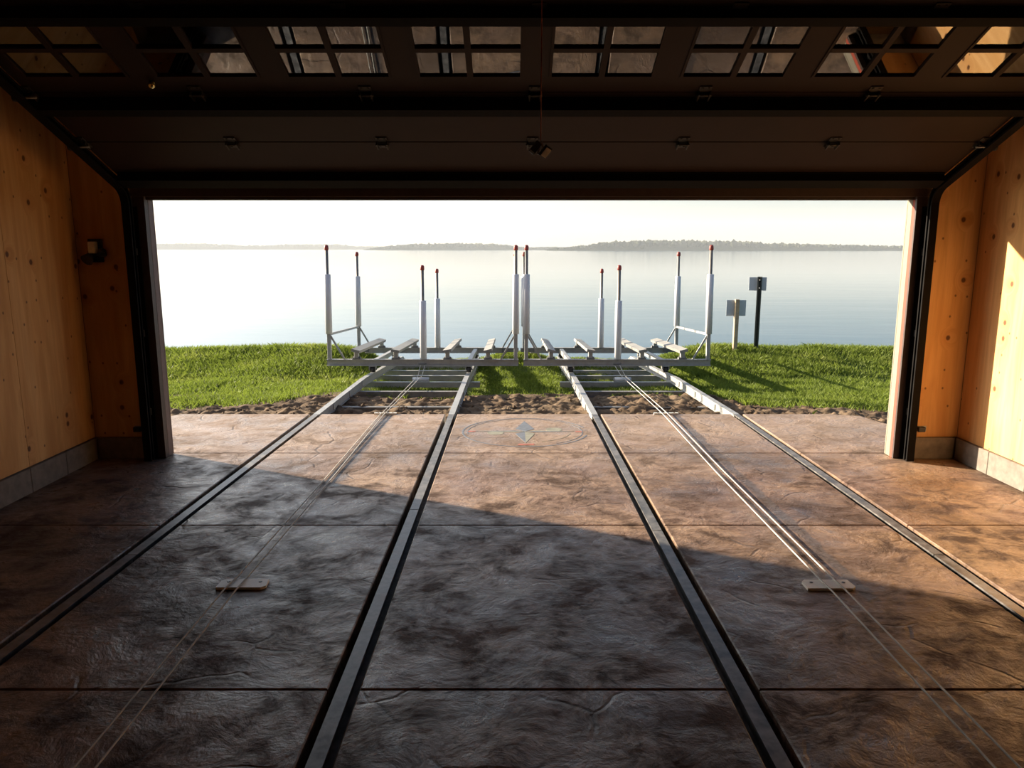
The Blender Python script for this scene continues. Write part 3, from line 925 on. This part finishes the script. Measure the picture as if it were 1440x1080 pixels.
# ---- white rollers on the ties, guide blocks on the floor and slab edge
for x, lab in ((-1.19, 'short white roller pipe on a tie of the left track'), (1.445, 'short white roller pipe on a tie of the right track')):
    y = 9.60; z = rail_z(y) - 0.0975
    rr = empty('cable_roller', (x, y, z), lab, 'roller', 'cable rollers on the ties')
    MB().tube([(-0.105, 0, 0.032), (0.105, 0, 0.032)], 0.028, 14).build('roller_pipe', M['pvc'], rr)
    MB().tube([(-0.118, 0, 0.032), (0.118, 0, 0.032)], 0.010, 8).build('axle', M['galv'], rr)
    for s in (-1, 1):
        MB().box(s * 0.112 - 0.003, s * 0.112 + 0.003, -0.02, 0.02, 0.0, 0.05).build('axle_bracket', M['galv'], rr)
def guide_block(x0, x1, y0, y1, label, ends=0.02, h=0.013, zb=0.0):
    b = empty('guide_block', ((x0 + x1) / 2, (y0 + y1) / 2, zb), label, 'guide block', 'white guide blocks under the winch lines')
    w, d = (x1 - x0) / 2, (y1 - y0) / 2
    MB().prism([(-w, -d), (w - ends, -d), (w, -d + ends), (w - ends * 0.4, d), (-w + ends, d), (-w, d - ends)], 0.0, h, 'z').build('block_body', M['poly'], b)
    for s in (-1, 1):
        MB().lathe([(0.009, h - 0.002), (0.009, h + 0.0012), (0.005, h + 0.0018)], s * (w - 0.04), d * 0.3, 8).build('screw_head', M['screw'], b)
guide_block(-1.412, -1.178, 3.325, 3.42, 'white guide block on the dark shaded floor at the left')
guide_block(1.405, 1.640, 3.315, 3.41, 'white guide block on the floor at the right, inside the garage')
guide_block(-1.35, -1.13, 7.135, 7.165, 'thin white guide strip at the slab edge of the left track', 0.006, 0.016)
guide_block(1.39, 1.63, 7.135, 7.165, 'thin white guide strip at the slab edge of the right track', 0.006, 0.016)

# ---- winch lines
def cable(pts, label):
    tag(MB().tube(pts, 0.0042, 6).build('winch_line', M['rope']), label, 'rope', 'winch lines of the carts')
zbm = 0.085
cable([(-1.36, -4.6, 0.10), (-1.36, 1.5, 0.012), (-1.357, 3.30, 0.019), (-1.345, 3.44, 0.019), (-1.31, 5.2, 0.008), (-1.272, 7.12, 0.022), (-1.262, 7.17, 0.022), (-1.225, 9.60, -0.034), (-1.215, 9.79, 0.075)], 'left rope of the pair running along the left track')
cable([(-1.285, -4.6, 0.10), (-1.289, 1.5, 0.012), (-1.300, 3.30, 0.019), (-1.293, 3.44, 0.019), (-1.265, 5.2, 0.008), (-1.238, 7.12, 0.022), (-1.23, 7.17, 0.022), (-1.175, 9.60, -0.034), (-1.155, 9.79, 0.075)], 'right rope of the pair running along the left track')
cable([(1.51, -4.6, 0.10), (1.50, 1.5, 0.012), (1.502, 3.28, 0.019), (1.495, 3.44, 0.019), (1.475, 5.2, 0.012), (1.462, 7.12, 0.022), (1.46, 7.17, 0.022), (1.425, 9.60, -0.034), (1.36, 9.79, 0.075)], 'left rope of the pair running along the right track')
cable([(1.60, -4.6, 0.10), (1.582, 1.5, 0.012), (1.570, 3.28, 0.019), (1.562, 3.44, 0.019), (1.535, 5.2, 0.012), (1.512, 7.12, 0.022), (1.51, 7.17, 0.022), (1.475, 9.60, -0.034), (1.43, 9.79, 0.075)], 'right rope of the pair running along the right track')

# ---- signs by the water, seen from behind
def sign(x, y, ztop, w, h, pz, rz, post_mat, pr, label, round_post, px=0.0):
    zb = float(ground_z(np.array([x]), np.array([y]))[0]) - 0.06
    r = empty('lakeside_sign', (x, y, zb), label, 'sign', 'signs on the bank', rot=(0, 0, radians(rz)))
    if round_post:
        MB().prism([(-pr, -0.012), (-pr * .45, -0.016), (-pr * .3, 0.012), (pr * .3, 0.012), (pr * .45, -0.016), (pr, -0.012), (pr, -0.005), (pr * .5, 0.02), (-pr * .5, 0.02), (-pr, -0.005)], 0, ztop - zb, 'z').build('sign_post', post_mat, r)
    else:
        MB().cbox(-pr, pr, -pr, pr, 0, ztop - zb, 0.006).build('sign_post', post_mat, r)
    z0 = pz - zb
    p = MB().cbox(px - w / 2, px + w / 2, pr + 0.001, pr + 0.007, z0, z0 + h, 0.002).build('sign_panel', M['signback'], r)
    for zz in (0.2, 0.8):
        MB().tube([(0, -pr - 0.006, z0 + h * zz), (0, pr, z0 + h * zz)], 0.008, 6).build('bolt', M['galv'], r)
sign(3.56, 11.85, 0.81, 0.31, 0.25, 0.545, 0, M['signwood'], 0.033, 'lower sign with a grey panel back on a tan wooden post', False, 0.0)
sign(3.93, 11.95, 1.16, 0.27, 0.21, 0.94, -8, M['signpost'], 0.036, 'taller sign with a grey panel back on a dark metal post', True, -0.02)

# ---- compass emblem in the apron
ce_ = empty('compass_emblem', (0.115, 6.455, 0.0), 'faint blue grey compass rose inlaid in the outdoor slab', 'floor emblem')
def ring(r0, r1, a0, a1, n, mat, name, h=0.0016):
    vs, fs = [], []
    for k in range(n + 1):
        a = a0 + (a1 - a0) * k / n
        for z in (0.0, h):
            for rr in (r0, r1):
                vs.append((rr * cos(a), rr * sin(a) * 0.94, z))
    for k in range(n):
        b = k * 4
        fs += [(b + 2, b + 3, b + 7, b + 6), (b + 1, b + 0, b + 4, b + 5), (b + 0, b + 2, b + 6, b + 4), (b + 3, b + 1, b + 5, b + 7)]
    MB().add(vs, fs).build(name, mat, ce_)
ring(0.545, 0.560, radians(15), radians(345), 64, M['inlay_blue'], 'outer_ring')
ring(0.505, 0.513, radians(-60), radians(190), 60, M['inlay_blue'], 'inner_ring')
ring(0.40, 0.406, radians(-70), radians(-10), 20, M['inlay_green'], 'arc_line')
for k in range(4):
    ln = 0.40 if k % 2 else 0.44
    wd = 0.085 if k % 2 else 0.03
    for s, mt in ((-1, 'inlay_blue'), (1, 'inlay_green' if k != 1 else 'inlay_blue')):
        a = k * pi / 2
        pts = [(0, 0), (ln, 0), (0.085, s * wd)]
        if s < 0: pts = [pts[0], pts[2], pts[1]]
        pts = [(x * cos(a) - y * sin(a), x * sin(a) + y * cos(a)) for x, y in pts]
        MB().prism(pts, 0.0, 0.002, 'z').build('star_point', M[mt], ce_)
for sx in (-1, 1):
    pts = [(sx * (0.26 + 0.075 * cos(q * pi / 6)), (0.07 if sx > 0 else -0.05) + 0.07 * sin(q * pi / 6)) for q in range(12)]
    if sx < 0: pts = pts[::-1]
    MB().prism(pts, 0.0, 0.0014, 'z').build('oval_inlay', M['inlay_green'], ce_)
for (x, y, w, d) in ((-0.475, 0.0, 0.035, 0.018), (0.475, -0.01, 0.03, 0.018), (0.0, -0.45, 0.07, 0.022)):
    MB().prism([(x - w, y - d), (x + w, y - d * .6), (x + w, y + d), (x - w * .8, y + d)], 0.0, 0.002, 'z').build('red_mark', M['inlay_red'], ce_)

# ---- raised sectional garage door, pitched with the roof
door = empty('garage_door', (DX, 5.55, 2.02), 'raised brown sectional garage door with one row of windows overhead', 'garage door', rot=(pi - TH, 0, 0))
W2 = 2.868
secs = [(0.117, 0.648), (0.654, 1.184), (1.192, 1.842), (1.850, 2.39)]
T = 0.044
def sec_panel(s0, s1, name='door_section'):
    mb = MB()
    mb.cbox(-W2, W2, s0, s1, -T, 0.0, 0.004)
    return mb.build(name, M['door'], door)
sec_panel(*secs[0]); sec_panel(*secs[1]); sec_panel(*secs[3])
MB().box(-W2, W2, secs[0][0] - 0.018, secs[0][0], -T + 0.008, -0.010).build('weather_seal', M['darkbox'], door)
# window section: rails, stiles, eight windows of four panes
s0, s1 = secs[2]
frame = MB()
w0, w1 = s0 + 0.132, s1 - 0.045
frame.box(-W2, W2, s0, w0, -T, 0.0).box(-W2, W2, w1, s1, -T, 0.0)
pitch = 2 * W2 / 8
for k in range(9):
    x = -W2 + k * pitch
    a, b = max(-W2, x - 0.072), min(W2, x + 0.072)
    frame.box(a, b, w0, w1, -T, 0.0)
wsec = frame.build('window_section', M['door'], door)
sm = (w0 + w1) / 2
for k in range(8):
    xc = -W2 + (k + 0.5) * pitch
    xa, xb = xc - pitch / 2 + 0.072, xc + pitch / 2 - 0.072
    wf_ = MB()
    wf_.box(xa, xb, w0, w0 + 0.014, -0.022, 0.006).box(xa, xb, w1 - 0.014, w1, -0.022, 0.006)
    wf_.box(xa, xa + 0.014, w0 + 0.014, w1 - 0.014, -0.022, 0.006).box(xb - 0.014, xb, w0 + 0.014, w1 - 0.014, -0.022, 0.006)
    wf_.box(xa + 0.014, xb - 0.014, sm - 0.016, sm + 0.016, -0.022, 0.008)
    wf_.box(xc - 0.016, xc + 0.016, w0 + 0.014, sm - 0.016, -0.022, 0.008).box(xc - 0.016, xc + 0.016, sm + 0.016, w1 - 0.014, -0.022, 0.008)
    win = wf_.build('window_frame', M['door'], door)
    for (pa, pb) in ((xa + 0.014, xc - 0.016), (xc + 0.016, xb - 0.014)):
        for (qa, qb) in ((w0 + 0.014, sm - 0.016), (sm + 0.016, w1 - 0.014)):
            MB().box(pa, pb, qa, qb, -0.008, -0.006).build('pane', M['glass'], win)
# stiffening struts across the sections
def strut(s, n=0.055, w=0.075):
    prof = [(s, 0.0005), (s + 0.014, 0.0005), (s + 0.018, n - 0.006), (s + w - 0.018, n - 0.006), (s + w - 0.014, 0.0005), (s + w, 0.0005), (s + w, 0.006), (s + w - 0.010, 0.006), (s + w - 0.014, n), (s + 0.014, n), (s + 0.010, 0.006), (s, 0.006)]
    MB().prism(prof, -W2 + 0.02, W2 - 0.02).build('strut', M['blacksteel'], door)
strut(0.118, 0.058, 0.14); strut(1.045, 0.075, 0.095); strut(1.792, 0.055, 0.09)
# hinges
hm = None
def make_hinge(big=False):
    mb = MB()
    mb.cbox(-0.035, 0.035, -0.06, -0.006, 0.0, 0.006, 0.001).cbox(-0.035, 0.035, 0.006, 0.06, 0.0, 0.006, 0.001)
    mb.cbox(-0.035, -0.027, -0.045, 0.02, 0.004, 0.032, 0.001).cbox(0.027, 0.035, -0.045, 0.02, 0.004, 0.032, 0.001)
    mb.tube([(-0.042, 0.0, 0.02), (0.042, 0.0, 0.02)], 0.008, 8)
    for sx in (-0.018, 0.018):
        for sy in (-0.048, 0.045):
            mb.tube([(sx, sy, 0.004), (sx, sy, 0.011)], 0.007, 6)
    return mb.mesh('hinge', M['hinge'])
hmesh = make_hinge()
for s in (0.651, 1.188, 1.846):
    for k in range(-3, 4):
        x = k * 0.955
        o = bpy.data.objects.new('hinge', hmesh); link(o, door); o.location = (x, s, 0.0005)
        if abs(k) == 3:
            sg = 1 if k > 0 else -1
            MB().tube([(sg * -0.05, 0.0, 0.035), (sg * 0.075, 0.0, 0.035)], 0.006, 8).build('roller_stem', M['galv'], o)
            MB().tube([(sg * 0.062, 0.0, 0.035), (sg * 0.08, 0.0, 0.035)], 0.022, 12).build('roller', M['hinge'], o)
MB().lathe([(0.014, 0.001), (0.014, 0.010), (0.019, 0.016), (0.020, 0.024), (0.016, 0.033), (0.009, 0.038), (0.003, 0.0395)], -2.12, 1.285, 16).build('glint_knob', M['brass'], door)  # dome added to the door for a yellow glint of reflected sunlight

# ---- door tracks
def track(x, sgn, label):
    root = empty('door_track', (x, 5.5, 0.0), label, 'door track', 'tracks of the garage door')
    R = 0.15
    # path: up, then a bend, then along the pitch
    yv = 5.515
    zc = 1.905
    path = [(0.0, 0.004), (0.0, zc)]
    a_end = pi / 2 - TH
    for k in range(1, 9):
        a = a_end * k / 8
        path.append((-R + R * cos(a), zc + R * sin(a)))
    ly, lz = path[-1]
    path.append((ly - 2.15 * cos(TH), lz + 2.15 * sin(TH)))
    path = [(y + yv - 5.5, z) for y, z in path]
    prof = [(-0.028, -0.026), (0.028, -0.026), (0.028, -0.012), (0.024, -0.012), (0.024, -0.022), (-0.024, -0.022), (-0.024, 0.022), (0.024, 0.022), (0.024, 0.012), (0.028, 0.012), (0.028, 0.026), (-0.028, 0.026)]
    prof = [(-sgn * a, b) for a, b in prof]
    if sgn > 0: prof = prof
    MB().sweep(prof, path, 0.0).build('track_channel', M['blacksteel'], root)
    # angle iron to the wall
    ma = MB()
    ma.box(min(-sgn * 0.04, sgn * 0.029), max(-sgn * 0.04, sgn * 0.029), 0.078, 0.084, 0.004, 1.9)
    ma.box(min(sgn * 0.029, sgn * 0.031), max(sgn * 0.029, sgn * 0.031), 0.03, 0.078, 0.004, 1.9)
    ma.build('wall_angle', M['blacksteel'], root)
    for z in (0.35, 0.95, 1.55):
        MB().box(-0.02, 0.02, 0.04, 0.079, z, z + 0.05).tube([(0, 0.03, z + 0.025), (0, 0.045, z + 0.025)], 0.01, 6).build('track_bracket', M['hinge'], root)
    # hanger strap to the ceiling
    ye, ze = path[-1]
    yh, zh = path[-2][0] - 1.3 * cos(TH), path[-2][1] + 1.3 * sin(TH)
    MB().bar((sgn * 0.034, yh, zh), (sgn * 0.034, yh, roof_z(5.5 + yh) - 0.002), 0.006, 0.035).build('hanger_strap', M['galv'], root)
    # lift cable of the door
    MB().tube([(sgn * 0.045, 0.03, 0.1), (sgn * 0.045, 0.03, 1.95)], 0.003, 6).build('lift_cable', M['track'], root)
track(DX - W2 - 0.034, -1, 'dark steel door track rising up the left front corner')
track(DX + W2 + 0.034, 1, 'dark steel door track rising up the right front corner')

# ---- hanging cord with a two-plate pull
hx, hy = 0.118, 3.20
zt_ = roof_z(hy)
hzz = 2.0
pc = empty('pull_cord', (hx, hy, hzz), 'thin reddish cord hanging from the ceiling with a small metal pull', 'pull cord')
MB().tube([(0, 0, 0.035), (0.001, 0, 0.4), (0.0015, 0, zt_ - hzz - 0.001)], 0.0028, 6).build('cord', M['cord'], pc)
def plate(cx, cz, ang, w, h, mat, nm, tw, tl=0.25):
    o = MB().cbox(-w / 2, w / 2, -0.008, 0.008, -h / 2, h / 2, 0.002).build(nm, mat, pc, (cx, -0.004, cz), (tl, radians(ang), radians(tw)))
    return o
pl = plate(-0.022, 0.008, 38, 0.026, 0.055, M['darkbox'], 'pull_plate', 20)
MB().box(-0.013, 0.013, -0.0115, -0.0082, -0.026, -0.018).build('edge_strip', M['galv'], pl)
p2 = plate(0.020, -0.008, -48, 0.05, 0.034, M['hinge'], 'pull_plate', -25, 0.8)
MB().cbox(-0.020, 0.020, -0.013, -0.0082, -0.012, 0.012, 0.001).build('pale_tag', M['paletag'], p2)
MB().tube([(-0.012, 0, -0.018), (-0.004, 0, 0.02), (0.0, 0, 0.036), (0.006, 0, 0.02), (0.010, 0, -0.02)], 0.005, 6).build('hook', M['galv_pipe'], pc)

# ---- small fittings on the front wall
lf = empty('wall_fitting', (-3.06, YF, 1.60), 'dark wall fitting with a small pale box left of the doorway', 'wall fitting')
MB().cbox(-0.055, 0.045, -0.028, -0.001, -0.10, 0.07, 0.004).build('back_plate', M['darkbox'], lf)
MB().cbox(-0.030, 0.022, -0.075, -0.029, -0.035, 0.05, 0.004).build('pale_box', M['paletag'], lf)
MB().tube([(-0.03, -0.045, -0.055), (-0.04, -0.085, -0.085)], 0.03, 12, r_end=0.045).build('lamp_head', M['darkbox'], lf)
MB().tube([(0.055, -0.04, -0.01), (0.062, -0.06, -0.045)], 0.025, 12, r_end=0.034).build('lamp_head', M['darkbox'], lf)
for x, s, lab in ((OR + 0.19, 1, 'small black safety sensor low beside the right door track'), (OL - 0.19, -1, 'small black safety sensor low beside the left door track')):
    se = empty('safety_sensor', (x, YF, 0.235), lab, 'sensor', 'safety sensors of the garage door')
    MB().box(-0.04, 0.05, -0.004, -0.001, -0.02, 0.022).build('mount_bracket', M['galv'], se)
    MB().cbox(-0.03, 0.025, -0.045, -0.005, -0.018, 0.02, 0.004).build('sensor_body', M['darkbox'], se)
    MB().tube([(0.026 * -s, -0.025, 0.0), (0.034 * -s, -0.025, 0.0)], 0.010, 10).build('lens', M['hinge'], se)
